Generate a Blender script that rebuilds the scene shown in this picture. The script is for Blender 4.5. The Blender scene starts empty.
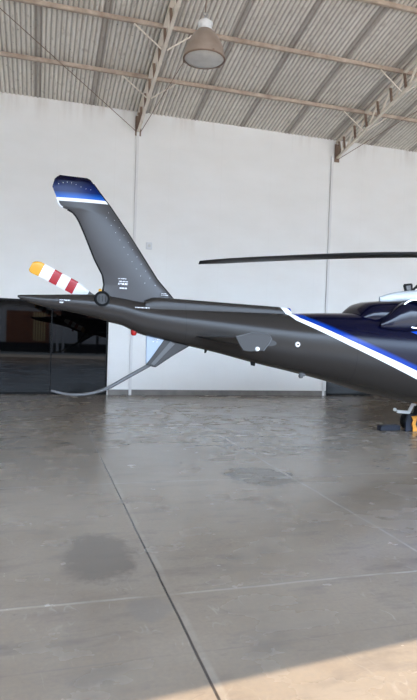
import bpy, bmesh, math, random
from mathutils import Vector, Matrix
random.seed(7)
col = bpy.context.scene.collection
PI = math.pi

# ------------------------------------------------------------------ helpers
def put(name, bm, mats, parent=None, smooth=False, recalc=True, bevel=0):
    if recalc:
        bmesh.ops.recalc_face_normals(bm, faces=bm.faces)
    me = bpy.data.meshes.new(name)
    bm.to_mesh(me); bm.free()
    if not isinstance(mats, (list, tuple)): mats = [mats]
    for m in mats: me.materials.append(m)
    if smooth:
        for p in me.polygons: p.use_smooth = True
        try: me.set_sharp_from_angle(angle=math.radians(40))
        except Exception: pass
    o = bpy.data.objects.new(name, me)
    col.objects.link(o)
    if parent is not None: o.parent = parent
    if bevel:
        b = o.modifiers.new('bevel', 'BEVEL'); b.width = bevel; b.segments = 2; b.limit_method = 'ANGLE'
    return o

def empty(name, loc=(0, 0, 0), rz=0):
    o = bpy.data.objects.new(name, None); o.empty_display_size = .2
    col.objects.link(o); o.location = loc; o.rotation_euler = (0, 0, rz)
    return o

def tag(o, label=None, cat=None, group=None, kind=None):
    if label: o['label'] = label
    if cat: o['category'] = cat
    if group: o['group'] = group
    if kind: o['kind'] = kind
    return o

def box(bm, x0, x1, y0, y1, z0, z1, mat=0):
    vs = [bm.verts.new(p) for p in ((x0,y0,z0),(x1,y0,z0),(x1,y1,z0),(x0,y1,z0),(x0,y0,z1),(x1,y0,z1),(x1,y1,z1),(x0,y1,z1))]
    for f in ((0,3,2,1),(4,5,6,7),(0,1,5,4),(1,2,6,5),(2,3,7,6),(3,0,4,7)):
        bm.faces.new([vs[i] for i in f]).material_index = mat

def bar(bm, a, b, w, d, up=(0, 0, 1)):
    """square section bar from a to b, width w sideways, depth d along up"""
    a = Vector(a); b = Vector(b); t = (b-a).normalized(); up = Vector(up)
    s = t.cross(up)
    if s.length < 1e-4: s = t.cross(Vector((1, 0, 0)))
    s.normalize(); u = s.cross(t).normalized()
    vs = []
    for p in (a, b):
        for i, j in ((-1,-1),(1,-1),(1,1),(-1,1)):
            vs.append(bm.verts.new(p + s*(i*w/2) + u*(j*d/2)))
    for f in ((0,1,2,3),(7,6,5,4),(0,4,5,1),(1,5,6,2),(2,6,7,3),(3,7,4,0)):
        bm.faces.new([vs[i] for i in f])

def tube(bm, pts, rad, n=12, cap=True):
    pts = [Vector(p) for p in pts]
    if not isinstance(rad, (list, tuple)): rad = [rad]*len(pts)
    rings = []; prev = None
    for i, p in enumerate(pts):
        t = (pts[min(i+1, len(pts)-1)] - pts[max(i-1, 0)]).normalized()
        if prev is None:
            s = t.cross(Vector((0, 0, 1)))
            if s.length < 1e-3: s = t.cross(Vector((0, 1, 0)))
        else:
            s = prev - t*prev.dot(t)
        s.normalize(); prev = s; u = t.cross(s)
        rings.append([bm.verts.new(p + (s*math.cos(k*2*PI/n) + u*math.sin(k*2*PI/n))*rad[i]) for k in range(n)])
    for a, b in zip(rings, rings[1:]):
        for k in range(n): bm.faces.new((a[k], a[(k+1)%n], b[(k+1)%n], b[k]))
    if cap:
        bm.faces.new(rings[0]); bm.faces.new(rings[-1])

def spline(pts, n=8):
    P = [Vector(p) for p in pts]; out = []
    for i in range(len(P)-1):
        p0 = P[max(i-1,0)]; p1 = P[i]; p2 = P[i+1]; p3 = P[min(i+2, len(P)-1)]
        for k in range(n):
            t = k/n
            out.append(.5*((2*p1)+(-p0+p2)*t+(2*p0-5*p1+4*p2-p3)*t*t+(-p0+3*p1-3*p2+p3)*t**3))
    out.append(P[-1]); return out

def lathe(bm, prof, M=Matrix(), n=40, closed=False):
    """prof list of (r, z); revolve about z, then transform by M"""
    rings = []
    for r, z in prof:
        if r < 1e-6: rings.append([bm.verts.new(M @ Vector((0, 0, z)))])
        else: rings.append([bm.verts.new(M @ Vector((r*math.cos(k*2*PI/n), r*math.sin(k*2*PI/n), z))) for k in range(n)])
    prs = list(zip(rings, rings[1:]))
    if closed: prs.append((rings[-1], rings[0]))
    for a, b in prs:
        for k in range(n):
            if len(a) == 1 and len(b) == 1: continue
            if len(a) == 1: bm.faces.new((a[0], b[k], b[(k+1)%n]))
            elif len(b) == 1: bm.faces.new((a[k], a[(k+1)%n], b[0]))
            else: bm.faces.new((a[k], a[(k+1)%n], b[(k+1)%n], b[k]))

def axis_m(p, d):
    """matrix whose z runs along d, at p"""
    return Matrix.Translation(p) @ Vector(d).to_track_quat('Z', 'Y').to_matrix().to_4x4()

def prism(bm, poly, y0, y1, inset=0.0):
    """poly in x,z extruded from y0 to y1"""
    a = [bm.verts.new((x, y0, z)) for x, z in poly]; b = [bm.verts.new((x, y1, z)) for x, z in poly]
    bm.faces.new(a); bm.faces.new(b[::-1])
    n = len(poly)
    for i in range(n): bm.faces.new((a[i], a[(i+1)%n], b[(i+1)%n], b[i]))

# ------------------------------------------------------------------ materials
def mat(name, base=(.5,.5,.5), rough=.5, metal=0, coat=0, ior=1.5, spec=.5, emit=None):
    m = bpy.data.materials.new(name); m.use_nodes = True
    b = m.node_tree.nodes['Principled BSDF']
    b.inputs['Base Color'].default_value = (*base, 1); b.inputs['Roughness'].default_value = rough
    b.inputs['Metallic'].default_value = metal; b.inputs['Coat Weight'].default_value = coat
    b.inputs['Coat Roughness'].default_value = .06
    b.inputs['IOR'].default_value = ior; b.inputs['Specular IOR Level'].default_value = spec
    return m

class NT:
    def __init__(s, m): s.t = m.node_tree; s.b = s.t.nodes['Principled BSDF']
    def n(s, typ, **kw):
        x = s.t.nodes.new(typ)
        for k, v in kw.items(): setattr(x, k, v)
        return x
    def l(s, a, b): s.t.links.new(a, b)
    def val(s, v, inp):
        if isinstance(v, (int, float)): inp.default_value = v
        elif isinstance(v, tuple): inp.default_value = (*v, 1) if len(v) == 3 else v
        else: s.l(v, inp)
    def math(s, op, a, b=0.0, c=None):
        x = s.n('ShaderNodeMath', operation=op); s.val(a, x.inputs[0]); s.val(b, x.inputs[1])
        if c is not None: s.val(c, x.inputs[2])
        return x.outputs[0]
    def mix(s, f, a, b):
        x = s.n('ShaderNodeMix', data_type='RGBA'); s.val(f, x.inputs['Factor']); s.val(a, x.inputs['A']); s.val(b, x.inputs['B'])
        return x.outputs['Result']
    def xyz(s):
        tc = s.n('ShaderNodeTexCoord'); sp = s.n('ShaderNodeSeparateXYZ'); s.l(tc.outputs['Object'], sp.inputs[0])
        return tc.outputs['Object'], sp.outputs[0], sp.outputs[1], sp.outputs[2]
    def noise(s, vec, scale, detail=4, rough=.55, sx=1, sy=1, sz=1, out='Fac'):
        if (sx, sy, sz) != (1, 1, 1):
            mp = s.n('ShaderNodeMapping'); mp.inputs['Scale'].default_value = (sx, sy, sz); s.l(vec, mp.inputs[0]); vec = mp.outputs[0]
        x = s.n('ShaderNodeTexNoise'); x.inputs['Scale'].default_value = scale; x.inputs['Detail'].default_value = detail
        x.inputs['Roughness'].default_value = rough; s.l(vec, x.inputs['Vector']); return x.outputs[out]
    def ramp(s, v, lo, hi, a=0.0, b=1.0):
        x = s.n('ShaderNodeMapRange'); x.inputs[1].default_value = lo; x.inputs[2].default_value = hi
        x.inputs[3].default_value = a; x.inputs[4].default_value = b; s.val(v, x.inputs[0]); return x.outputs[0]
    def bump(s, h, dist=.01, strength=.5):
        x = s.n('ShaderNodeBump'); x.inputs['Distance'].default_value = dist; x.inputs['Strength'].default_value = strength
        s.l(h, x.inputs['Height']); s.l(x.outputs[0], s.b.inputs['Normal'])

def noisy(name, c1, c2, scale=6, rough=.6, metal=0, coat=0, **kw):
    m = mat(name, c1, rough, metal, coat, **kw); t = NT(m); v, x, y, z = t.xyz()
    t.l(t.mix(t.ramp(t.noise(v, scale, 6), .3, .7), c1, c2), t.b.inputs['Base Color']); return m

WHITE_WALL = (.87, .865, .845)
m_wall = noisy('wall_paint', WHITE_WALL, (.75, .735, .69), 1.1, .55)
t = NT(m_wall); v, x, y, z = t.xyz()
base = t.mix(t.ramp(t.noise(v, 1.3, 6, sx=.7, sz=1.6), .3, .72), WHITE_WALL, (.83, .82, .79))
# brown dirt streaks washed down from the eave, widest beside the truss feet
st = t.noise(v, 3.2, 5, sx=1, sy=1, sz=.12)
eave = t.ramp(z, 6.0, 6.72)
stain = t.math('MULTIPLY', t.ramp(st, .52, .75), t.math('POWER', eave, 2.0))
base = t.mix(t.math('MULTIPLY', stain, .55), base, (.42, .34, .26))
# thin vertical panel seams every 1.31 m
fr = t.math('ABSOLUTE', t.math('SUBTRACT', t.math('FRACT', t.math('DIVIDE', t.math('ADD', x, 20.0), 1.311)), .5))
seam = t.ramp(fr, .0, .006, .10, 0)
t.l(t.mix(seam, base, (.55, .53, .5)), t.b.inputs['Base Color'])
t.bump(t.noise(v, 2.0, 4), .02, .25)

m_sidewall = noisy('side_wall_paint', (.72, .70, .66), (.66, .64, .6), 1.0, .7)
m_skirt = noisy('skirting_grey', (.23, .215, .20), (.16, .15, .14), 5, .6)

# roof sheets: galvanised, weathered, darker double strips where sheets overlap
m_roof = mat('roof_sheet', (.5, .48, .45), .55, .0); t = NT(m_roof); v, x, y, z = t.xyz()
n1 = t.ramp(t.noise(v, 2.2, 6, sx=1.5, sy=.4), .3, .7)
c = t.mix(n1, (.86, .82, .75), (.74, .70, .63))
n2 = t.ramp(t.noise(v, 14, 4, sx=1, sy=.35), .55, .75)
c = t.mix(t.math('MULTIPLY', n2, .5), c, (.33, .29, .25))
q = t.math('FRACT', t.math('DIVIDE', t.math('ADD', x, 24.4-3.6+.61+.085), 1.22))
d = t.math('ABSOLUTE', t.math('SUBTRACT', q, .5))
band = t.ramp(d, .055, .075, 1, 0)
c = t.mix(t.math('MULTIPLY', band, .55), c, (.20, .17, .145))
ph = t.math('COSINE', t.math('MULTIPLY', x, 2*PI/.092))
c = t.mix(t.ramp(ph, .1, .95, 0, .62), c, (.22, .19, .16))  # groove shading painted in, one dark stripe per corrugation
# screws in rows above every purlin and scattered dents
vo = t.n('ShaderNodeTexVoronoi'); vo.inputs['Scale'].default_value = 5.5; t.l(v, vo.inputs['Vector'])
c = t.mix(t.ramp(vo.outputs['Distance'], .05, .09, .75, 0), c, (.08, .06, .05))
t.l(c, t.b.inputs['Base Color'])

m_purlin = noisy('rusty_purlin_paint', (.56, .46, .37), (.34, .25, .19), 5, .6)
m_truss = noisy('beige_truss_paint', (.84, .77, .67), (.72, .64, .54), 3.5, .5)
m_trussd = noisy('brown_metal_and_post_shade', (.26, .18, .13), (.17, .11, .08), 5, .6)  # brown metal; on the web posts it paints in shade of faces turned away

# concrete floor
m_floor = mat('concrete_floor', (.3, .28, .26), .35); t = NT(m_floor); v, x, y, z = t.xyz()
big = t.ramp(t.noise(v, .45, 5, .6), .3, .7)
c = t.mix(big, (.255, .202, .150), (.182, .142, .104))
swirl = t.noise(v, 2.6, 5, .5, sx=.8, sy=1.3)
c = t.mix(t.ramp(swirl, .35, .75, 0, .4), c, (.29, .245, .195))
dark = t.ramp(t.noise(v, 3.1, 7, .6, sx=.7, sy=1.8), .53, .72, 0, .7)
c = t.mix(dark, c, (.12, .10, .085))
for sc_, wd, am, cc, a_, b_ in ((1.7, .010, .30, (.11, .09, .075), .5, 2.2), (3.3, .012, .30, (.42, .38, .33), 1.6, .7), (5.5, .016, .35, (.10, .085, .07), .6, 1.5)):
    nn_ = t.math('ABSOLUTE', t.math('SUBTRACT', t.noise(v, sc_, 2, .5, sx=a_, sy=b_), .5))
    gate = t.ramp(t.noise(v, sc_*1.3, 3, .5, sx=b_, sy=a_), .52, .66)
    c = t.mix(t.math('MULTIPLY', t.ramp(nn_, 0, wd, am, 0), gate), c, cc)
fine = t.noise(v, 40, 3)
c = t.mix(t.ramp(fine, .3, .7, 0, .25), c, (.12, .11, .1))
def spot(cx, cy, rx, ry, amt, colr, c):
    wv = t.math('MULTIPLY', t.math('SUBTRACT', t.noise(v, 7, 6, .65), .5), 2.2)
    a = t.math('POWER', t.math('DIVIDE', t.math('SUBTRACT', x, cx), rx), 2.0)
    b = t.math('POWER', t.math('DIVIDE', t.math('SUBTRACT', y, cy), ry), 2.0)
    dd = t.math('ADD', t.math('ADD', a, b), wv)
    return t.mix(t.ramp(dd, .6, 1.1, amt, 0), c, colr)
c = spot(.43, 3.86, .26, .44, .8, (.11, .092, .075), c)
c = spot(2.35, 5.75, .42, .45, .8, (.10, .085, .068), c)
c = spot(.62, 3.05, .13, .16, .5, (.16, .14, .12), c)
c = spot(-.1, 6.6, .5, .5, .2, (.17, .15, .13), c)
c = spot(3.9, 7.2, .6, .25, .3, (.16, .14, .12), c)
wob = t.math('MULTIPLY', t.math('SUBTRACT', t.noise(v, 1.3, 3), .5), .05)
xw = t.math('ADD', x, wob); yw = t.math('ADD', y, wob)
def jl(coord, at, w, amt, colr, c, lim=None):
    dd = t.math('ABSOLUTE', t.math('SUBTRACT', coord, at))
    f = t.ramp(dd, w*.45, w, amt, 0)
    if lim is not None: f = t.math('MULTIPLY', f, lim)
    return t.mix(f, c, colr)
brk = t.ramp(t.noise(v, 2.3, 5), .38, .55, .15, 1)
for yy in (3.2, 5.68, 8.16, 10.6, .7, -1.8):
    c = jl(yw, yy, .018, .38, (.46, .42, .37), c, brk)
    c = jl(yw, yy+.012, .007, .5, (.13, .11, .09), c, brk)
c = jl(yw, 2.58, .008, .35, (.12, .10, .09), c, brk)
xs2 = t.math('ADD', xw, t.math('MULTIPLY', t.math('SUBTRACT', y, 5.5), .0))
c = jl(xs2, 2.66, .02, .38, (.47, .44, .40), c, brk)
c = jl(xs2, 2.672, .006, .5, (.12, .10, .09), c, brk)
c = jl(xw, .775, .03, .16, (.42, .39, .35), c, brk)
near = t.ramp(y, 6.5, 7.1, 1, .12)
c = jl(t.math('ADD', x, t.math('MULTIPLY', wob, .35)), .755, .0095, .9, (.025, .02, .018), c, near)
t.l(c, t.b.inputs['Base Color'])
rr = t.ramp(t.noise(v, 1.1, 6), .3, .7, .15, .28)
t.l(t.math('ADD', rr, t.ramp(swirl, .4, .7, 0, .08)), t.b.inputs['Roughness'])
t.b.inputs['Specular IOR Level'].default_value = .5
grv = t.ramp(t.math('ABSOLUTE', t.math('SUBTRACT', x, .755)), .003, .007, 0, 1)
hgt = t.math('ADD', t.math('MULTIPLY', grv, 1.0), t.math('MULTIPLY', t.noise(v, 9, 5), .12))
t.bump(hgt, .003, .4)

m_glass = mat('dark_tinted_glass', (.001, .001, .001), .02, ior=1.5, spec=.2)
m_frame = mat('black_window_frame', (.005, .005, .005), .4, spec=.1)

# helicopter paint
CH = (.018, .0165, .016); W = (.80, .82, .84); BL = (.001, .03, .24); NV = (.0015, .002, .012)
def paint(name):
    m = mat(name, CH, .20, .0, .0, spec=.17); t = NT(m); v, x, y, z = t.xyz()
    fl = t.noise(v, 900, 1)
    c0 = t.mix(t.ramp(fl, .3, .7), (.021, .0178, .0155), (.029, .0252, .0225))
    return m, t, v, x, y, z, c0
m_body, t, v, x, y, z, c = paint('livery_paint')
def line(pts):                       # piecewise linear z(s) as max of chords (convex)
    out = None
    for (s0, z0), (s1, z1) in zip(pts, pts[1:]):
        k = (z1-z0)/(s1-s0); e = t.math('MULTIPLY_ADD', x, k, z0-k*s0)
        out = e if out is None else t.math('MAXIMUM', out, e)
    return out
def step(zl, w=.004): return t.ramp(t.math('SUBTRACT', z, zl), -w, w)
lo = line([(3.33, 1.92), (3.505, 1.737), (4.213, 1.422), (5.151, 1.015)])
up = line([(3.43, 1.92), (3.602, 1.741), (4.209, 1.497), (5.147, 1.096)])
bl = line([(3.52, 1.92), (3.72, 1.765), (4.15, 1.59), (5.143, 1.182)])
c = t.mix(step(lo), c, W); c = t.mix(step(up), c, BL); c = t.mix(step(bl, .02), c, NV)
# bright blue flash on the upper flank
f1 = t.math('MULTIPLY', step(line([(4.90, 1.72), (5.3, 1.56)])), t.math('SUBTRACT', 1.0, step(line([(4.90, 1.74), (5.3, 1.86)]))))
f1 = t.math('MULTIPLY', f1, t.ramp(x, 4.9, 4.91))
c = t.mix(f1, c, (.003, .05, .36))
# panel joints
pj = t.ramp(t.math('ABSOLUTE', t.math('SUBTRACT', x, 2.02)), .002, .005, .6, 0)
c = t.mix(pj, c, (.01, .01, .01))
pj = t.ramp(t.math('ABSOLUTE', t.math('SUBTRACT', x, 4.32)), .002, .005, .5, 0)
c = t.mix(pj, c, (.005, .005, .008))
t.l(c, t.b.inputs['Base Color'])

m_fin, t, v, x, y, z, c = paint('fin_paint')
k = .022
c = t.mix(.8, c, (.060, .058, .060))
def finl(z0): return t.math('MULTIPLY_ADD', x, k, z0-k*.45)
c = t.mix(step(finl(3.040)), c, W); c = t.mix(step(finl(3.078)), c, (.006, .09, .42)); c = t.mix(step(finl(3.125), .03), c, (.001, .010, .075))
c = t.mix(step(finl(3.25), .05), c, NV)
t.l(c, t.b.inputs['Base Color'])
m_dark = mat('charcoal_paint', (.024, .023, .023), .36, spec=.3)
m_grey = mat('grey_paint', (.09, .09, .092), .4, spec=.3)
m_pale = mat('pale_reflection_paint', (.25, .30, .37), .3, 0, 0)
m_navy = mat('navy_paint', NV, .15, spec=.3)
m_black = mat('black_rubber', (.006, .006, .006), .6, spec=.12)
m_seal = mat('black_seal', (.003, .003, .003), .45, spec=.08)
m_white = mat('white_gloss', (.70, .71, .72), .35)
m_red = mat('red_gloss', (.32, .006, .014), .4)
m_yel = mat('yellow_gloss', (.62, .30, .012), .4)
m_print = mat('placard_print', (.8,.8,.8), .4); t = NT(m_print); v, x, y, z = t.xyz()
t.l(t.mix(t.ramp(t.noise(v, 130, 2, sz=.3), .47, .53), (.10, .10, .11), (.75, .76, .78)), t.b.inputs['Base Color'])
m_orange = noisy('orange_webbing', (.75, .33, .03), (.6, .22, .02), 30, .6)
m_steel = mat('brushed_steel', (.55, .55, .56), .3, 1)
m_exin = noisy('heat_stained_steel', (.30, .29, .28), (.14, .13, .13), 9, .45, .8)
m_redlamp = mat('red_lens', (.35, .01, .01), .15)
m_lens = mat('clear_lens', (.75, .76, .78), .1)
m_lens2 = mat('off_white_paint', (.50, .53, .56), .4)
m_navycloth = noisy('navy_canvas', (.003, .005, .013), (.006, .009, .02), 18, .7)
m_cabglass = mat('cabin_glass', (.01, .012, .014), .04, ior=1.6)
m_blade = mat('rotor_blade_paint', (.02, .02, .021), .4)

# ------------------------------------------------------------------ measures of the place
D, H, S = 13.75, 6.70, .2179
RY, FY = 5.0, -3.55                 # ridge, front edge
X0, X1 = -8.34, 17.88
HRIDGE = H + S*(D-RY)
def roofz(y): return H + S*(D-y) if y >= RY else HRIDGE - S*(RY-y)
def front(x): return FY + .115*(x-.75)

# floor and pavement
bm = bmesh.new()
vs = [bm.verts.new(p) for p in ((X0-.2, front(X0)-.3, 0), (X1+.2, front(X1)-.3, 0), (X1+.2, D+.2, 0), (X0-.2, D+.2, 0))]
bm.faces.new(vs); tag(put('floor', bm, m_floor), kind='structure')
m_pave = noisy('pavement_concrete', (.46, .39, .30), (.40, .34, .26), .8, .8)
bm = bmesh.new()
vs = [bm.verts.new(p) for p in ((-90, -120, -.02), (90, -120, -.02), (90, front(90)-.28, -.02), (X1+.2, front(X1)-.3, -.02), (X0-.2, front(X0)-.3, -.02), (-90, front(-90)-.3, -.02))]
bm.faces.new(vs); tag(put('pavement', bm, m_pave), kind='structure')

# back wall with two openings
GL, GR, GT = 1.60, 7.36, 2.165
LX0, RX1 = -3.6, 12.9
bm = bmesh.new()
box(bm, X0-.2, LX0, D, D+.2, 0, H+.02); box(bm, GL, GR, D, D+.2, 0, H+.02); box(bm, RX1, X1+.2, D, D+.2, 0, H+.02)
box(bm, LX0, GL, D, D+.2, GT, H+.02); box(bm, GR, RX1, D, D+.2, GT, H+.02)
tag(put('wall_back', bm, m_wall), kind='structure')
for n, (xa, xb) in enumerate(((LX0, GL), (GR, RX1))):
    r = empty('window_%d' % (n+1), ((xa+xb)/2, D+.02, 0)); tag(r, kind='structure')
    hw = (xb-xa)/2
    bm = bmesh.new(); box(bm, -hw+.03, hw-.03, .03, .05, .04, GT-.03); put('pane', bm, m_glass, r)
    bm = bmesh.new()
    box(bm, -hw, hw, 0, .07, 0, .05); box(bm, -hw, hw, 0, .07, GT-.04, GT); box(bm, -hw, -hw+.04, 0, .07, .05, GT-.04); box(bm, hw-.04, hw, 0, .07, .05, GT-.04)
    for kx in ((.305-(xa+xb)/2,) if n == 0 else (-.4, 1.2)): box(bm, kx-.012, kx+.012, .005, .06, .05, GT-.04)
    put('window_frame', bm, m_frame, r)
# skirting between the windows, pilasters
bm = bmesh.new(); box(bm, GL+.02, GR-.02, D-.03, D-.001, 0, .125); tag(put('baseboard_back', bm, m_skirt), kind='structure')
m_pil = mat('pilaster_paint', (.76, .755, .74), .5)
for n, xx in enumerate((2.149, 7.27)):
    bm = bmesh.new(); box(bm, xx-.035+.0*n, xx+.03, D-.05, D-.0005, .0 if n == 0 else .0, H-.42)
    tag(put('trim_%d' % (n+1), bm, m_pil, bevel=.004), kind='structure')
# side walls
def sidewall(name, xa, xb):
    bm = bmesh.new(); xm = (xa+xb)/2; yf = front(xm)
    pts = [(yf, -.02), (yf, roofz(yf)-.06), (RY, HRIDGE-.06), (D-.001, H-.06), (D-.001, -.02)]
    a = [bm.verts.new((xa, p, q)) for p, q in pts]; b = [bm.verts.new((xb, p, q)) for p, q in pts]
    bm.faces.new(a); bm.faces.new(b[::-1])
    for i in range(5): bm.faces.new((a[i], a[(i+1)%5], b[(i+1)%5], b[i]))
    tag(put(name, bm, m_sidewall), kind='structure')
sidewall('wall_left', X0-.2, X0); sidewall('wall_right', X1, X1+.2)
# fascia beam over the open front
bm = bmesh.new()
fa = Vector((X0-.2, front(X0-.2)-.12, 5.95)); fb = Vector((X1+.2, front(X1+.2)-.12, 5.95))
bar(bm, fa+Vector((0, 0, .45)), fb+Vector((0, 0, .45)), .12, .9)
tag(put('trim_3', bm, m_sidewall), kind='structure')

# corrugated roof
bm = bmesh.new(); pitch, amp = .092, .019
n = int((X1-X0+.6)/pitch*6); lastv = None
for i in range(n+1):
    x = X0-.3 + i*pitch/6
    dz = amp*math.cos(2*PI*x/pitch) + .06
    dz += .006*math.sin(x*1.7)
    pts = [(D+.3, roofz(D+.3)), (RY, HRIDGE), (front(x)-.15, roofz(front(x)-.15))]
    cv = [bm.verts.new((x, y, z+dz-.045)) for y, z in pts] + [bm.verts.new((x, y, z+dz-.043)) for y, z in pts[::-1]]
    if lastv:
        for k in range(6): bm.faces.new((lastv[k], lastv[(k+1)%6], cv[(k+1)%6], cv[k]))
    lastv = cv
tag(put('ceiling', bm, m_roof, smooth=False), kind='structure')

# ------------------------------------------------------------------ purlins
PY = [12.392, 10.884, 9.351, 7.84, 6.33]
plab = ['rust-brown roof purlin nearest the back wall, running the width of the roof',
        'rust-brown roof purlin second from the back wall, crossing behind the hanging lamp',
        'rust-brown roof purlin third from the back wall, cut by the top edge of the picture']
for i, y in enumerate(PY):
    z = roofz(y)
    bm = bmesh.new()
    # lipped channel
    xa, xb = X0+.01, X1-.01
    box(bm, xa, xb, y-.028, y-.022, z-.082, z-.006)
    box(bm, xa, xb, y-.022, y+.035, z-.082, z-.076); box(bm, xa, xb, y-.022, y+.035, z-.014, z-.006)
    box(bm, xa, xb, y+.029, y+.035, z-.076, z-.06)
    o = put('roof_purlin', bm, m_purlin)
    tag(o, plab[i] if i < 3 else 'rust-brown roof purlin above the picture, between the visible ones and the ridge', 'roof beam', 'purlins under the roof sheets')

# ------------------------------------------------------------------ trusses
def truss(xc, label, slant=0):
    r = empty('roof_truss', (xc, D, 0)); tag(r, label, 'roof truss', 'lattice trusses along the roof slope')
    up = Vector((0, -S, -1)).normalized()*-1
    nrm = Vector((0, S, 1)).normalized()
    def top(y): return Vector((0, y-D, roofz(y)-.075))
    def bot(y):
        return top(y) - nrm*.40
    ya, yb = D-.02, RY+.02
    for nm, fn, w, d in (('top_chord', top, .085, .04), ('bottom_chord', bot, .062, .035)):
        bm = bmesh.new()
        a = fn(ya); b = fn(yb)
        if nm == 'bottom_chord': a = fn(ya) + (fn(ya)-fn(yb)).normalized()*.05
        # pair of angles: flat flange and two webs
        bar(bm, a, b, w, .008, (0, 0, 1))
        sgn = 1 if nm == 'bottom_chord' else -1
        for s in (-1, 1):
            off = Vector((s*(w/2-.004), 0, 0)) + nrm*(d/2)
            bar(bm, a+off, b+off, .008, d, (0, 0, 1))
        put(nm, bm, m_truss, r)
    # web
    ys = [PY[0] + k*.503 for k in (2, 1)] + [PY[0] - k*.503 for k in range(0, 14)]
    ys = [D-.12] + [y for y in ys if y < D-.25]
    for i, y in enumerate(ys):
        bm = bmesh.new(); bar(bm, top(y), bot(y), .03, .05, (1, 0, 0)); put('web_post', bm, m_trussd, r)
        if i+1 < len(ys):
            bm = bmesh.new(); bar(bm, bot(y)+Vector((.02, 0, 0)), top(ys[i+1])+Vector((.02, 0, 0)), .03, .04, (1, 0, 0)); put('web_diagonal', bm, m_truss, r)
    # shoe plate on the wall
    bm = bmesh.new(); box(bm, -.07, .07, -.035, -.021+.0, roofz(D)-.56, roofz(D)-.1); put('wall_plate', bm, m_trussd, r)
    # knee braces from the bottom chord to the purlins either side
    for y in PY[:4]:
        for s in (-1, 1):
            bm = bmesh.new(); bar(bm, (s*.05, y-D, roofz(y)-.475), (s*.58, y-D+.0, roofz(y)-.09), .022, .022); put('purlin_brace', bm, m_truss, r)
    return r
truss(2.149, 'beige lattice roof truss left of the hanging lamp, foot above the tail')
truss(7.393, 'beige lattice roof truss in the upper right, rising to the right edge')
truss(-3.095, 'beige lattice roof truss just beyond the left edge, only a thin brace showing')
truss(12.637, 'beige lattice roof truss beyond the right edge of the picture')

# thin diagonal tie rods under the roof
def rod(a, b, label):
    bm = bmesh.new(); tube(bm, [a, b], .007, 8)
    tag(put('tie_rod', bm, m_trussd), label, 'tie rod', 'diagonal tie rods under the roof')
zz = lambda y: roofz(y)-.14
rod((2.21, 13.70, roofz(D)-.46), (2.80, 10.93, zz(10.93)), 'thin tie rod rising right from the foot of the left truss')
rod((2.09, 13.70, roofz(D)-.46), (-.9, 10.93, zz(10.93)), 'thin tie rod rising left from the foot of the left truss')
rod((7.46, 13.70, roofz(D)-.46), (8.75, 10.93, zz(10.93)), 'thin tie rod rising right from the foot of the right truss')

# ------------------------------------------------------------------ hanging lamp
LX, LY, LZ = 2.09, 7.75, 5.27
r = empty('hanging_lamp', (LX, LY, LZ)); r.scale = (1, 1, .85); tag(r, 'bell-shaped industrial lamp hanging under the corrugated roof', 'lamp')
m_refl = noisy('dusty_prismatic_reflector', (.36, .29, .24), (.27, .21, .17), 5, .38, .25)
m_lglass = noisy('dusty_lamp_glass', (.62, .60, .56), (.50, .48, .45), 7, .35)
prof = [(.270, 0), (.283, .01), (.281, .04), (.277, .09), (.262, .17), (.232, .26), (.192, .34), (.150, .405), (.118, .445), (.108, .46),
        (.100, .455), (.14, .40), (.182, .335), (.222, .255), (.252, .165), (.266, .09), (.268, .03)]
bm = bmesh.new(); lathe(bm, prof, n=48, closed=True); put('reflector', bm, m_refl, r, smooth=True)
bm = bmesh.new(); lathe(bm, [(0, -.02), (.14, -.018), (.255, -.002), (.268, .012), (.262, .022), (.14, 0.0), (0, -.005)], n=48); put('lens_cover', bm, m_lglass, r, smooth=True)
bm = bmesh.new(); lathe(bm, [(.277, -.004), (.290, .0), (.290, .016), (.277, .02)], n=48, closed=True); put('rim_band', bm, m_trussd, r, smooth=True)
for a in (1.0, 3.3, 5.2):
    bm = bmesh.new(); box(bm, -.012, .012, .286, .302, -.008, .03); bmesh.ops.rotate(bm, verts=bm.verts, cent=(0,0,0), matrix=Matrix.Rotation(a, 3, 'Z')); put('clip', bm, m_trussd, r)
m_cap = noisy('white_cap_metal', (.74, .74, .73), (.6, .6, .6), 12, .35)
bm = bmesh.new(); lathe(bm, [(0, .45), (.108, .45), (.112, .47), (.085, .485), (.078, .50), (.082, .51), (.104, .545), (.108, .575), (.095, .60), (.055, .61), (.045, .645), (0, .65)], n=32); put('ballast_cap', bm, m_cap, r, smooth=True)
for a in range(4):
    bm = bmesh.new(); ca, sa = math.cos(a*PI/2+.4), math.sin(a*PI/2+.4); bar(bm, (.098*ca, .098*sa, .47), (.102*ca, .102*sa, .56), .018, .012); put('cap_strut', bm, m_cap, r)
bm = bmesh.new(); tube(bm, [(0, 0, .64), (0, 0, .70)], .014); lathe(bm, [(.030, -.006), (.036, 0), (.030, .006), (.024, 0)], axis_m((0, 0, .725), (0, 1, 0)), n=16, closed=True)
put('hook', bm, m_steel, r, smooth=True)
bm = bmesh.new(); tube(bm, [(0, 0, .75), (0, 0, (roofz(LY)-.02-LZ)/.85)], .006, 8); put('suspension_wire', bm, m_trussd, r)

# small socket box on the wall
bm = bmesh.new(); box(bm, -.075, .075, -.03, .0, -.085, .085)
o = put('wall_socket', bm, m_white, bevel=.008); o.location = (2.50, D-.001, 3.58); tag(o, 'small white square box on the wall just right of the tail fin', 'socket')
bm = bmesh.new(); lathe(bm, [(0, 0), (.035, 0), (.035, .008), (0, .008)], axis_m((0, -.03, 0), (0, -1, 0)), n=20); put('cover_plate', bm, mat('socket_grey', (.62, .62, .58), .5), o)

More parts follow.
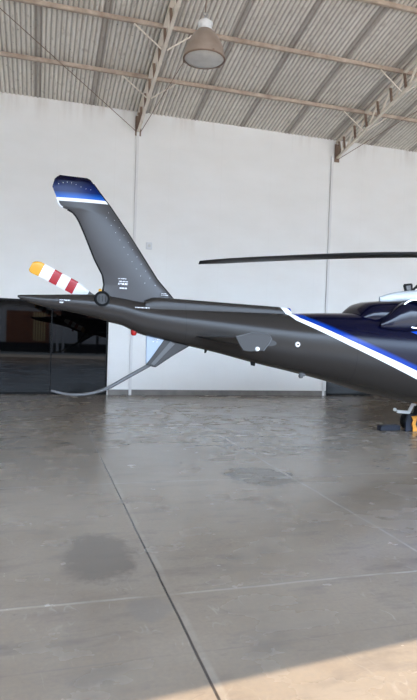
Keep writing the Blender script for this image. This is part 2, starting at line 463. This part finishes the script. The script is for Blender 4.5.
# ------------------------------------------------------------------ building across the pavement (seen mirrored in the dark glass)
BY = -11.9
m_grend = noisy('grey_render', (.72, .68, .65), (.62, .58, .55), 1.2, .8)
m_brown = noisy('brown_boards', (.36, .13, .06), (.26, .09, .045), 2, .5)
m_blind = noisy('yellow_blind', (.85, .62, .30), (.80, .55, .25), 3, .6)
m_plinth = mat('dark_plinth', (.03, .027, .025), .7)
r = empty('opposite_building', (0, BY, -.02)); tag(r, 'grey building across the pavement, mirrored in the dark glass', 'building')
bm = bmesh.new(); box(bm, -7, 6, -8, 0, 0, 3.3); put('wall', bm, m_grend, r)
bm = bmesh.new(); box(bm, -7.4, 6.4, -8.4, .5, 3.3, 3.45); put('roof', bm, m_plinth, r)
bm = bmesh.new(); box(bm, -7, 6, .0, .06, 0, .62); put('plinth', bm, m_plinth, r)
def bdoor(xa, xb):
    bm = bmesh.new(); box(bm, xa, xb, .0, .09, .62, 2.66)
    k = xa+.3
    while k < xb: box(bm, k, k+.02, .09, .1, .64, 2.64); k += .3
    return put('door', bm, m_brown, r)
dd = bdoor(-1.95, .72)
for k in range(5):
    bm = bmesh.new(); box(bm, -.28+k*.16, -.28+k*.16+.10, .1, .13, .75, 2.6); put('blind_slat', bm, m_blind, dd)
bm = bmesh.new(); box(bm, .72, 4.8, 0, .12, 2.25, 2.75); put('lintel', bm, m_brown, r)
for xa in (.80, 1.15, 1.5, 2.6, 3.7):
    bm = bmesh.new(); box(bm, xa, xa+.16, .9, 1.06, .0, 2.2); put('post', bm, m_plinth if xa > 1.6 else m_grend, r)

# ------------------------------------------------------------------ helicopter
YAW = math.radians(2.25)
heli = empty('helicopter', (-.2337, 7.1584, 0), YAW)
tag(heli, 'charcoal and blue helicopter parked with its tail to the left', 'helicopter')

ST = [(-.005,1.889,1.866,.010),(.04,1.896,1.838,.025),(.285,1.91,1.77,.055),(.625,1.932,1.715,.08),(.94,1.945,1.655,.105),(1.08,1.935,1.612,.115),
      (1.25,1.915,1.575,.125),(1.45,1.885,1.485,.145),(1.74,1.862,1.42,.165),(2.1,1.85,1.347,.19),(2.48,1.842,1.272,.22),(3.03,1.835,1.145,.28),
      (3.58,1.835,1.032,.37),(4.0,1.858,.94,.45),(4.32,1.872,.865,.51),(4.6,1.885,.79,.56),(4.89,1.90,.72,.61),(5.24,1.92,.65,.66),(5.6,1.94,.59,.70),(6.4,1.98,.53,.75),
      (7.2,2.0,.50,.77),(8.2,2.0,.50,.76),(9.0,1.93,.50,.73),(9.6,1.72,.52,.66),(10.2,1.38,.55,.54),(10.7,1.14,.60,.39),(11.05,1.0,.68,.22),(11.2,.86,.80,.04)]
def prof_at(s):
    i = 0
    while i < len(ST)-2 and s > ST[i+1][0]: i += 1
    p0 = ST[max(i-1,0)]; p1 = ST[i]; p2 = ST[i+1]; p3 = ST[min(i+2,len(ST)-1)]
    h = p2[0]-p1[0]; t = (s-p1[0])/h; out = []
    for k in (1, 2, 3):
        m1 = (p2[k]-p0[k])/max(p2[0]-p0[0], 1e-6)*h; m2 = (p3[k]-p1[k])/max(p3[0]-p1[0], 1e-6)*h
        out.append((2*t**3-3*t*t+1)*p1[k]+(t**3-2*t*t+t)*m1+(-2*t**3+3*t*t)*p2[k]+(t**3-t*t)*m2)
    return out
def surf(s, th, off=0.0):
    tp, bt, hw = prof_at(s); hz = (tp-bt)/2 + off; zc = (tp+bt)/2; e = 2.0/2.45
    c, sn = math.cos(th), math.sin(th)
    return Vector((s, math.copysign(abs(c)**e, c)*(hw+off), zc + math.copysign(abs(sn)**e, sn)*hz))
def loft(bm, fn, ss, n=48, capends=True):
    rings = [[bm.verts.new(fn(s, 2*PI*k/n)) for k in range(n)] for s in ss]
    for a, b in zip(rings, rings[1:]):
        for k in range(n): bm.faces.new((a[k], a[(k+1)%n], b[(k+1)%n], b[k]))
    if capends: bm.faces.new(rings[0]); bm.faces.new(rings[-1])
ss = [-.005, .01, .04]
while ss[-1] < 11.1: ss.append(ss[-1] + (.07 if ss[-1] < 6 else .12))
ss = [q for q in ss if q < 11.15] + [11.2]
bm = bmesh.new(); loft(bm, surf, ss, 56); put('fuselage', bm, m_body, heli, smooth=True)

# drive shaft cover along the boom
def shaft(s, th):
    t0 = min(max((s-1.50)/.12, 0), 1); tp = 1.955 - .024*(s-1.5); tp += -.05*(1-t0)
    if s > 3.3: tp -= .02*(s-3.3)
    w = .115; zb = 1.70; c, sn = math.cos(th), math.sin(th); e = .36
    zc, hz = (tp+zb)/2, (tp-zb)/2
    return Vector((s, math.copysign(abs(c)**e, c)*w*(1.12-.12*sn), zc+math.copysign(abs(sn)**e, sn)*hz))
bm = bmesh.new(); loft(bm, shaft, [1.50, 1.54, 1.6] + [1.7+.1*k for k in range(19)], 32); put('drive_shaft_cover', bm, m_body, heli, smooth=True)
for k in range(4):
    bm = bmesh.new(); box(bm, 1.95+k*.45, 1.955+k*.45, -.124, -.117, 1.80, 1.90); put('cover_joint', bm, m_seal, heli)

# vertical fin
LE = [(1.60,2.04),(1.86,1.93),(1.672,2.172),(1.303,2.695),(1.12,2.93),(1.03,3.056),(.986,3.094),(.86,3.24),(.798,3.327)]
LEz = [(1.78,2.02),(1.90,1.93),(2.172,1.672),(2.695,1.303),(3.056,1.03),(3.094,.992),(3.24,.872),(3.327,.80),(3.345,.76)]
TEz = [(1.78,.93),(1.93,.97),(1.98,.985),(2.071,1.0),(2.188,.978),(2.364,.880),(2.658,.752),(2.82,.675),(2.894,.625),(2.935,.575),(2.955,.50),(2.97,.462),(3.004,.437),(3.198,.355),(3.293,.378),(3.325,.41),(3.345,.44)]
def interp(tab, z):
    if z <= tab[0][0]: return tab[0][1]
    for (a, p), (b, q) in zip(tab, tab[1:]):
        if z <= b: return p + (q-p)*(z-a)/(b-a)
    return tab[-1][1]
zs = sorted(set([round(1.78+.05*k, 3) for k in range(32)] + [a for a, _ in TEz] + [2.94, 2.945, 2.95, 2.963, 2.985, 3.337, 3.09]))
def finpt(u, z, side):
    a, b = interp(TEz, z), interp(LEz, z); ch = b-a
    tk = .055*(1-(z-1.78)/1.7*.45)
    tt = tk*(1.6*math.sqrt(max(1-u, 0))*1.0*(min(u, 1)**.55)) if 0 < u < 1 else 0
    edge = 1 if z < 3.30 else max(0, (3.345-z)/.045)**.5
    return Vector((a+ch*u, side*(tt*edge + (.006 if u == 0 else 0)), z))
us = [0, .02, .06, .12, .25, .4, .55, .7, .82, .9, .95, .98, 1]
bm = bmesh.new(); rows = []
for z in zs:
    ring = [bm.verts.new(finpt(u, z, -1)) for u in us] + [bm.verts.new(finpt(u, z, 1)) for u in us[-2::-1]]
    rows.append(ring)
for a, b in zip(rows, rows[1:]):
    nn = len(a)
    for k in range(nn): bm.faces.new((a[k], a[(k+1)%nn], b[(k+1)%nn], b[k]))
bm.faces.new(rows[0]); bm.faces.new(rows[-1])
bmesh.ops.remove_doubles(bm, verts=bm.verts, dist=.0004)
fin = put('vertical_fin', bm, m_fin, heli, smooth=True)
bm = bmesh.new()                     # trailing edge seal
tube(bm, [(interp(TEz, z), 0, z) for z in [1.955+.04*k for k in range(25)] + [2.945]], .011, 8); put('trailing_edge_seal', bm, m_seal, fin, smooth=True)
bm = bmesh.new(); tube(bm, [(interp(LEz, z), 0, z) for z in [1.93+.05*k for k in range(28)]], .008, 8); put('leading_edge_strip', bm, m_seal, fin, smooth=True)
bm = bmesh.new(); tube(bm, [(interp(TEz, z)-.004, 0, z) for z in (2.962, 2.98, 3.004, 3.03, 3.06)], .014, 8); put('trailing_edge_cap', bm, m_white, fin, smooth=True)
# rivets: two rows behind the leading edge and one across the tip
def studs(pts, name='rivet_row'):
    bm = bmesh.new()
    for u, z in pts:
        p = finpt(u, z, -1); lathe(bm, [(0, .003), (.0035, .002), (.0045, -.003)], axis_m(p, (0, -1, 0)), n=8)
    put(name, bm, m_grey if name != 'rivet_row' else m_riv, fin)
m_riv = mat('rivet_metal', (.55, .55, .55), .35, .6)
studs([(.86, 2.10+k*.085) for k in range(11)]); studs([(.70, 2.12+k*.085) for k in range(10)]); studs([(.12+.1*k, 3.235+.03*math.sin(k*.7)) for k in range(8)])
# small white placard lines on the fin
def placard(parent, s, z, rowsz, y=None):
    for dx, dz, w, h in rowsz:
        bm = bmesh.new(); box(bm, s+dx, s+dx+w, y-.001, y, z+dz, z+dz+h); put('placard', bm, m_print, parent)
placard(fin, 1.165, 2.03, [(0, .12, .10, .010), (.01, .085, .11, .012), (0, .05, .12, .022), (.02, .0, .09, .016)], -.052)
placard(fin, 1.71, 1.975, [(0, .0, .09, .010), (0, .02, .07, .008)], -.06)
placard(fin, .47, 1.82, [(0, .03, .13, .010), (0, 0, .05, .016)], -.075)
placard(fin, 1.36, 1.80, [(0, .0, .19, .012)], -.155)

# round tail lamp at the foot of the fin
bm = bmesh.new(); lathe(bm, [(.064, 0), (.064, .058), (.070, .066), (.088, .066), (.094, .058), (.094, -.0)], axis_m((.968, -.06, 1.893), (0, -1, 0)), n=36, closed=True)
tl = put('gearbox_ring', bm, m_seal, heli, smooth=True)
bm = bmesh.new(); lathe(bm, [(0, .050), (.064, .050), (.064, 0), (0, 0)], axis_m((.968, -.06, 1.893), (0, -1, 0)), n=36)
for a in (0, PI/2): pass
put('grey_cover_disc', bm, m_dark, tl, smooth=True)
bm = bmesh.new()
for k in range(3): box(bm, .925+k*.04, .931+k*.04, -.118, -.112, 1.855, 1.93)
put('grille_bar', bm, m_seal, tl)
bm = bmesh.new(); lathe(bm, [(0, .035), (.016, .03), (.022, .015), (.022, 0)], Matrix.Translation((.955, 0, 1.985)), n=16); put('position_light', bm, m_yel, heli, smooth=True)

# tail rotor on the far side
hubc = Vector((.968, .27, 1.893))
bm = bmesh.new(); tube(bm, [(hubc.x, 0.02, hubc.z), (hubc.x, .34, hubc.z)], .035, 20)
lathe(bm, [(0, -.05), (.07, -.04), (.08, 0), (.07, .04), (0, .05)], axis_m(hubc, (0, 1, 0)), n=24)
trh = put('tail_rotor_hub', bm, m_dark, heli, smooth=True)
tipv = Vector((.148, 0, 2.285)) - Vector((hubc.x, 0, hubc.z)); R = tipv.length
stops = [(0, 'y'), (.135, 'w'), (.27, 'r'), (.37, 'w'), (.49, 'r'), (.59, 'w'), (.76, 'g')]
mats = {'y': 0, 'w': 1, 'r': 2, 'g': 3}
for sg in (1, -1):
    d = tipv.normalized()*sg; w = Vector((-d.z, 0, d.x)); w = w if w.z > 0 else -w
    bm = bmesh.new(); rs = sorted(set([s0 for s0, _ in stops] + [.004, .02, .045, .08, .2, .33, .55, .68, .8, R-.06]))
    prev = None
    for q in rs:
        rr = R-q
        hwid = .086
        if q < .08: hwid = .040 + .046*math.sqrt(max(0, 1-((.08-q)/.08)**2))
        if q > .60: hwid = .086 - .045*min((q-.60)/.2, 1)
        shift = .0 if q > .1 else -.02*(.1-q)/.1
        cen = hubc + d*rr + w*shift
        yv = Vector((0, 1, 0))
        ring = []
        for k in range(16):
            a = 2*PI*k/16
            ring.append(bm.verts.new(cen + w*(math.cos(a)*hwid) + yv*(math.sin(a)*.012*(1+.4*math.cos(a)) - .10*math.cos(a)*hwid)))
        if prev:
            kind = [s1 for s0, s1 in stops if s0 <= q-1e-4][-1]
            for k in range(16): bm.faces.new((prev[k], prev[(k+1)%16], ring[(k+1)%16], ring[k])).material_index = mats[kind]
        else: bm.faces.new(ring)
        prev = ring
    bm.faces.new(prev).material_index = 3
    put('tail_rotor_blade', bm, [m_yel, m_white, m_red, m_grey], trh, smooth=True)

# red beacon, ventral fin, tail skid
bm = bmesh.new(); lathe(bm, [(0, .06), (.022, .055), (.036, .035), (.04, 0), (.04, -.03), (0, -.03)], axis_m((1.39, 0, 1.515), (0, 0, -1)), n=20); put('red_beacon', bm, m_redlamp, heli, smooth=True)
def plate(pts, y, bev=.006, name='plate', m=m_dark, parent=heli):
    bm = bmesh.new(); prism(bm, pts, -y, y); return put(name, bm, m, parent, bevel=bev)
vf = plate([(1.80,1.455),(2.16,1.40),(2.13,1.352),(1.90,1.215),(1.680,1.064),(1.600,1.078),(1.553,1.095)], .030, .012, 'ventral_fin')
plate([(1.546,1.50),(1.84,1.45),(1.80,1.42),(1.556,1.105)], .022, .004, 'ventral_fin_reflection', m_pale, heli)['label'] = 'rear of the ventral fin, bright reflection painted in pale blue-grey'  # glossy rear of the fin; its bright reflection is put into the colour
plate([(1.615,1.105),(1.655,1.09),(1.92,1.37),(1.86,1.40)], .034, .004, 'light_strip', m_grey, vf)
placard(vf, 1.63, 1.415, [(0, 0, .09, .009), (-.01, -.03, .07, .008)], -.0225)
sk = spline([(1.66,0,1.125),(1.50,0,1.035),(1.30,0,.92),(1.10,0,.806),(.98,0,.757),(.869,0,.729),(.76,0,.716),(.66,0,.714),(.546,0,.728),(.405,0,.764)], 6)
bm = bmesh.new(); tube(bm, sk, [.026-.012*i/len(sk) for i in range(len(sk))], 12); put('tail_skid', bm, m_grey, heli, smooth=True)

# horizontal stabilisers with end plates
for sg in (-1, 1):
    bm = bmesh.new()
    rows = []
    for f in (0, .05, .25, .5, .75, 1):
        yy = sg*(.10+.86*f); xa = 2.12+.27*f; xb = 2.93-.02*f; zc = 1.425+.0*f; ring = []
        for k in range(24):
            a = 2*PI*k/24; u = (1+math.cos(a))/2; tt = .06*math.sin(a)*(1.2*math.sqrt(u)*(1-u*.0)+.05)*(1 if u < .97 else .8)
            tt = .052*math.sin(a)*(u**.5*1.1+.02)
            ring.append(bm.verts.new((xa+(xb-xa)*u, yy, zc+tt+(1-u)*.05)))
        rows.append(ring)
    for a, b in zip(rows, rows[1:]):
        for k in range(24): bm.faces.new((a[k], a[(k+1)%24], b[(k+1)%24], b[k]))
    bm.faces.new(rows[0]); bm.faces.new(rows[-1])
    st = put('stabilizer', bm, m_dark, heli, smooth=True)
    bm = bmesh.new(); yy = sg*.965
    poly = [(2.378,1.490),(2.578,1.542),(2.770,1.534),(2.810,1.52),(2.833,1.478),(2.80,1.42),(2.736,1.337),(2.560,1.321),(2.479,1.331),(2.43,1.40)]
    prism(bm, poly, yy-.012, yy+.012); ep = put('end_plate', bm, m_dark, st, bevel=.006)
    bm = bmesh.new(); tube(bm, [(p[0], yy+sg*.012, p[1]) for p in poly[:7]], .006, 6); put('plate_edge', bm, m_grey, ep, smooth=True)
    bm = bmesh.new(); lathe(bm, [(0, .03), (.018, .026), (.026, .012), (.028, 0), (0, 0)], axis_m((2.653, yy+sg*.012, 1.356), (.2, sg, 0)), n=16); put('position_light', bm, m_lens, ep, smooth=True)

# little bits under and on the boom
def ant(s, y, z, h, r0, m=m_dark, nm='antenna'):
    bm = bmesh.new(); lathe(bm, [(0, h), (r0*.7, h*.92), (r0, h*.6), (r0*.8, 0), (r0*1.3, -.03), (0, -.03)], axis_m((s, y, z), (0, 0, -1)), n=16); put(nm, bm, m, heli, smooth=True)
ant(3.69, -.12, 1.02, .07, .035, m_grey, 'drain_mast'); ant(3.72, -.10, 1.02, .045, .05, m_grey, 'drain_mast')
bm = bmesh.new(); prism(bm, [(2.98,1.17),(3.06,1.16),(3.05,1.10),(3.0,1.11)], -.01, .01); put('antenna', bm, m_black, heli)
bm = bmesh.new(); prism(bm, [(2.33,1.32),(2.38,1.32),(2.35,1.26),(2.33,1.26)], -.006, .006); put('antenna', bm, m_black, heli)
P = surf(3.50, PI+.13*0 - 0.0); yy = P.y
bm = bmesh.new(); lathe(bm, [(0, .012), (.018, .012), (.018, .006), (.030, .006), (.036, 0), (.036, -.03), (0, -.03)], axis_m((3.50, yy, 1.415), (0, -1, 0)), n=24); fc = put('filler_cap', bm, m_steel, heli, smooth=True)
bm = bmesh.new(); lathe(bm, [(.012, .015), (.014, .015), (.014, .012), (.014, .02), (0, .02)], axis_m((3.50, yy, 1.415), (0, -1, 0)), n=16); put('cap_key', bm, m_black, fc)

# engine deck, gearbox cowling, exhausts
def cowl(stn, e=.75):
    def f(s, th):
        i = 0
        while i < len(stn)-2 and s > stn[i+1][0]: i += 1
        a, b = stn[i], stn[i+1]; t = (s-a[0])/(b[0]-a[0]); t = t*t*(3-2*t) if False else t
        tp, bt, hw, yc = [a[k]+(b[k]-a[k])*t for k in (1, 2, 3, 4)]
        c, sn = math.cos(th), math.sin(th)
        return Vector((s, yc+math.copysign(abs(c)**e, c)*hw, (tp+bt)/2+math.copysign(abs(sn)**e, sn)*(tp-bt)/2))
    return f
stn = [(4.50,1.885,1.70,.30,0),(4.56,1.96,1.68,.34,0),(4.64,2.02,1.66,.38,0),(4.74,2.05,1.64,.42,0),(5.05,2.085,1.6,.50,0),(5.6,2.14,1.6,.55,0),(6.3,2.28,1.6,.58,0),(7.4,2.40,1.6,.58,0),(8.4,2.32,1.6,.52,0),(9.1,2.1,1.6,.42,0),(9.5,1.85,1.6,.3,0)]
bm = bmesh.new(); loft(bm, cowl(stn), [s[0] for s in stn], 40); put('engine_cowling', bm, m_navy, heli, smooth=True)
for sg in (-1, 1):
    ax = Vector((-.38, sg*.90, .08)).normalized(); base = Vector((5.20, sg*.46, 1.872))
    M = axis_m(base, ax)
    bm = bmesh.new(); lathe(bm, [(.15, -.45), (.19, -.25), (.205, -.05), (.205, .10), (.195, .155), (.180, .16), (.172, .14), (.165, .0), (.14, -.2)], M, n=48, closed=True)
    ex = put('exhaust_pipe', bm, m_seal, heli, smooth=True)
    bm = bmesh.new(); lathe(bm, [(0, .02), (.07, .0), (.10, -.04), (.105, -.2), (0, -.2)], M, n=32); put('exhaust_cone', bm, m_exin, ex, smooth=True)
    bm = bmesh.new(); lathe(bm, [(.199, .135), (.208, .15), (.200, .166), (.185, .166), (.182, .15), (.188, .14)], M, n=48, closed=True); put('exhaust_lip', bm, m_steel, ex, smooth=True)
# teardrop fairing that blends the exhaust into the flank
    stn2 = [(4.66,1.74,1.68,.02,sg*.50),(4.78,1.85,1.64,.08,sg*.50),(4.90,1.96,1.62,.12,sg*.49),(5.05,2.05,1.6,.15,sg*.47),(5.5,2.07,1.6,.20,sg*.42),(6.1,2.1,1.6,.24,sg*.42),(6.8,1.9,1.6,.1,sg*.4)]
    bm = bmesh.new(); loft(bm, cowl(stn2), [s[0] for s in stn2], 32); put('exhaust_fairing', bm, m_navy, heli, smooth=True)

stn3 = [(4.98,2.14,2.06,.02,0),(5.15,2.20,2.05,.08,0),(5.3,2.235,2.05,.12,0),(5.6,2.27,2.05,.20,0),(6.2,2.34,2.05,.3,0),(7.0,2.46,2.05,.34,0),(7.7,2.5,2.05,.34,0),(8.6,2.4,2.05,.26,0),(9.0,2.2,2.05,.1,0)]
bm = bmesh.new(); loft(bm, cowl(stn3, .85), [s[0] for s in stn3], 32); put('gearbox_fairing', bm, m_lens2, heli, smooth=True)
# black framed bracket above the fairing
bm = bmesh.new()
qd = [(5.40,2.335),(5.52,2.352),(5.53,2.245),(5.435,2.225)]
for a, b in zip(qd, qd[1:]+qd[:1]): bar(bm, (a[0], 0, a[1]), (b[0], 0, b[1]), .03, .025, (0, 1, 0))
bar(bm, (5.53, 0, 2.25), (5.64, 0, 2.345), .03, .022, (0, 1, 0)); bar(bm, (5.60, 0, 2.31), (5.72, 0, 2.31), .03, .022, (0, 1, 0)); bar(bm, (5.66, 0, 2.32), (5.68, 0, 2.24), .02, .02, (0, 1, 0)); bar(bm, (5.46, 0, 2.24), (5.46, 0, 2.20), .02, .02, (0, 1, 0))
br = put('cowl_bracket', bm, m_black, heli)
bm = bmesh.new(); box(bm, 5.43, 5.52, -.008, .008, 2.25, 2.335); put('mesh_screen', bm, m_grey, br)

# mast, rotor head, main blades (fore and aft)
bm = bmesh.new(); tube(bm, [(7.7, 0, 2.3), (7.7, 0, 2.88)], .07, 24); put('rotor_mast', bm, m_steel, heli, smooth=True)
bm = bmesh.new(); lathe(bm, [(0, 3.0), (.12, 2.99), (.2, 2.95), (.24, 2.9), (.2, 2.84), (.1, 2.8), (0, 2.8)], Matrix.Translation((7.7, 0, 0)), n=32)
bar(bm, (7.2, 0, 2.885), (8.2, 0, 2.885), .14, .07); bar(bm, (7.7, -.5, 2.885), (7.7, .5, 2.885), .14, .07)
put('rotor_head', bm, m_dark, heli, smooth=True)
bz = [(0,2.423),(.12,2.439),(.36,2.469),(.85,2.529),(1.45,2.598),(2.08,2.666),(2.74,2.731),(3.39,2.786),(4.3,2.845),(5.1,2.88)]
hubp = Vector((7.7, 0, 0))
# tip of the aft blade in the helicopter's own axes
cw = math.cos(YAW); sw = math.sin(YAW)
tx, ty = 1.96+.2337, 7.17-7.1584; tip = Vector((tx*cw+ty*sw, -tx*sw+ty*cw, 0))
for sg in (1, -1):
    dirv = (tip-hubp).normalized()*sg; nv = Vector((-dirv.y, dirv.x, 0)); bm = bmesh.new(); prev = None
    L = (tip-hubp).length
    for r_, z in bz:
        rr = L - r_; chord = .30 if r_ < 4.6 else .16
        if r_ == 0: chord = .05
        if r_ == .12: chord = .14
        ring = []
        for k in range(16):
            a = 2*PI*k/16; u = math.cos(a)
            th = (.005 + .019*min(r_/2.2, 1))
            ring.append(bm.verts.new(hubp + dirv*rr + nv*(u*chord/2) + Vector((0, 0, z + math.sin(a)*th*(1+.4*u) + .02*u))))
        if prev:
            for k in range(16): bm.faces.new((prev[k], prev[(k+1)%16], ring[(k+1)%16], ring[k]))
        else: bm.faces.new(ring)
        prev = ring
    bm.faces.new(prev)
    put('main_rotor_blade', bm, m_blade, heli, smooth=True)

# cabin windows and doors (beyond the right edge)
def patch(s0, s1, t0, t1, m, name, off=.006):
    bm = bmesh.new(); n1, n2 = 10, 8; g = []
    for i in range(n1+1):
        g.append([bm.verts.new(surf(s0+(s1-s0)*i/n1, t0+(t1-t0)*j/n2, off)) for j in range(n2+1)])
    for i in range(n1):
        for j in range(n2): bm.faces.new((g[i][j], g[i+1][j], g[i+1][j+1], g[i][j+1]))
    put(name, bm, m, heli, smooth=True)
for a0, a1 in ((PI-.85, PI-.22), (.22, .85)):
    patch(6.75, 7.55, a0, a1, m_cabglass, 'cabin_window'); patch(7.7, 8.5, a0, a1, m_cabglass, 'cabin_window'); patch(8.65, 9.35, a0, a1, m_cabglass, 'cabin_window')
patch(9.3, 10.15, PI/2-.9, PI/2+.9, m_cabglass, 'windscreen')

# landing gear
def wheel(s, y, rad=.15, w=.12):
    bm = bmesh.new(); M = axis_m((s, y, rad), (0, 1, 0))
    lathe(bm, [(.09, -w/2*.8), (rad*.8, -w/2), (rad*.96, -w/2*.75), (rad, -w/4), (rad, w/4), (rad*.96, w/2*.75), (rad*.8, w/2), (.09, w/2*.8)], M, n=40, closed=True)
    wh = put('wheel', bm, m_black, heli, smooth=True)
    bm = bmesh.new(); lathe(bm, [(0, -w*.38), (.06, -w*.40), (.088, -w*.34), (.088, w*.34), (.06, w*.40), (0, w*.38)], M, n=28); put('wheel_hub', bm, m_grey, wh, smooth=True)
for y in (-1.05, 1.05):
    wheel(6.40, y); sg = 1 if y > 0 else -1
    bm = bmesh.new()
    tube(bm, [(6.52, sg*.55, .72), (6.50, sg*.80, .60), (6.50, sg*.92, .50)], .045, 16); tube(bm, [(6.50, sg*.92, .56), (6.44, sg*.93, .30), (6.40, sg*.95, .15)], .038, 16); tube(bm, [(6.40, sg*.90, .15), (6.40, y, .15)], .025, 12)
    leg = put('main_gear_leg', bm, m_black, heli, smooth=True)
    bm = bmesh.new()
    q = sg*.93
    bar(bm, (6.07, q, .330), (6.31, q, .315), .04, .052); bar(bm, (6.295, q, .30), (6.385, q, .455), .04, .050); bar(bm, (6.36, q, .448), (6.49, q, .435), .04, .036)
    tl_ = put('torque_link', bm, m_white, leg, bevel=.008)
    bm = bmesh.new(); lathe(bm, [(0, -.03), (.02, -.026), (.030, -.012), (.030, .012), (.02, .026), (0, .03)], axis_m((6.025, q, .362), (0, 1, 0)), n=16); put('link_ball', bm, m_white, tl_, smooth=True)
bm = bmesh.new(); tube(bm, [(9.9, 0, .62), (9.9, 0, .17)], .04, 16); tube(bm, [(9.9, -.08, .17), (9.9, .08, .17)], .02, 12); put('nose_gear_leg', bm, m_steel, heli, smooth=True)
wheel(9.9, .11, .17, .08); wheel(9.9, -.11, .17, .08)

# far wheel cover, chock and strap, in world coordinates of the helicopter frame
def hw_(s, y, z=0): return (-.2337 + s*cw - y*sw, 7.1584 + s*sw + y*cw, z)
bm = bmesh.new()
prism(bm, [(-.2,.002),(.2,.002),(.2,.085),(.16,.098),(-.15,.092),(-.19,.075)], -.06, .06)
o = put('wheel_chock', bm, m_navycloth, bevel=.01); o.location = hw_(5.98, 1.02); o.rotation_euler = (0, 0, YAW+.03)
tag(o, 'long low navy chock on the floor behind the helicopter wheel', 'chock', 'chocks at the main wheel')
bm = bmesh.new()
prism(bm, [(-.06,.26),(.03,.27),(.05,.20),(.025,.13),(.06,.06),(.07,.004),(-.02,.004),(-.02,.06),(-.045,.13),(-.02,.19)], -.012, .008)
prism(bm, [(-.02,.24),(.085,.285),(.10,.262),(.02,.215)], -.020, .010)
o = put('orange_strap', bm, m_orange, bevel=.004); o.location = hw_(6.34, .83); o.rotation_euler = (0, 0, YAW)
tag(o, 'orange webbing strap beside the helicopter wheel at the right edge', 'strap')
# navy triangular chock against the wheel
bm = bmesh.new()
prism(bm, [(-.17,.002),(.17,.002),(.17,.10),(.06,.27),(-.13,.29),(-.17,.16)], -.02, .02)
o = put('wheel_chock', bm, m_navycloth, bevel=.008); o.location = hw_(6.37, .87); o.rotation_euler = (0, 0, YAW)
tag(o, 'tall navy chock plate standing against the helicopter wheel', 'chock', 'chocks at the main wheel')

# ------------------------------------------------------------------ light
world = bpy.data.worlds.new('sky'); bpy.context.scene.world = world; world.use_nodes = True
nt = world.node_tree; bg = nt.nodes['Background']
tc = nt.nodes.new('ShaderNodeTexCoord'); sp = nt.nodes.new('ShaderNodeSeparateXYZ'); cr = nt.nodes.new('ShaderNodeValToRGB')
nt.links.new(tc.outputs['Generated'], sp.inputs[0]); nt.links.new(sp.outputs[2], cr.inputs[0]); nt.links.new(cr.outputs[0], bg.inputs['Color'])
el = cr.color_ramp.elements
el[0].position = 0.0; el[0].color = (.30, .35, .42, 1); el[1].position = 1.0; el[1].color = (.16, .30, .62, 1)
for p_, c_ in ((.06, (.32, .36, .43, 1)), (.13, (.70, .86, 1.06, 1)), (.26, (1.15, 1.48, 1.95, 1)), (.42, (.75, .95, 1.25, 1))):
    e_ = el.new(p_); e_.color = c_
bg.inputs['Strength'].default_value = 6.3

sd = bpy.data.lights.new('sun', 'SUN'); sd.energy = 7; sd.angle = math.radians(.25); sd.color = (1, .84, .64)
so = bpy.data.objects.new('sun', sd); col.objects.link(so)
so.rotation_euler = Vector((.10, 1, -.974)).to_track_quat('-Z', 'Y').to_euler()

# ------------------------------------------------------------------ camera
cd = bpy.data.cameras.new('camera'); cam = bpy.data.objects.new('camera', cd); col.objects.link(cam)
cd.sensor_fit = 'HORIZONTAL'; cd.sensor_width = 36; cd.lens = 577.21*36/417; cd.clip_start = .05; cd.clip_end = 300
F = Vector((.28425, .958392, -.026192)); Rv = Vector((.958397, -.283297, .034896)); U = Vector((-.026024, .035022, .999048))
M = Matrix(((Rv.x, U.x, -F.x, 0), (Rv.y, U.y, -F.y, 0), (Rv.z, U.z, -F.z, 1.5), (0, 0, 0, 1)))
cam.matrix_world = M
sc = bpy.context.scene; sc.camera = cam
vs_ = sc.view_settings; vs_.view_transform = 'Standard'; vs_.look = 'None'; vs_.gamma = 1; vs_.use_curve_mapping = False; vs_.exposure = .78
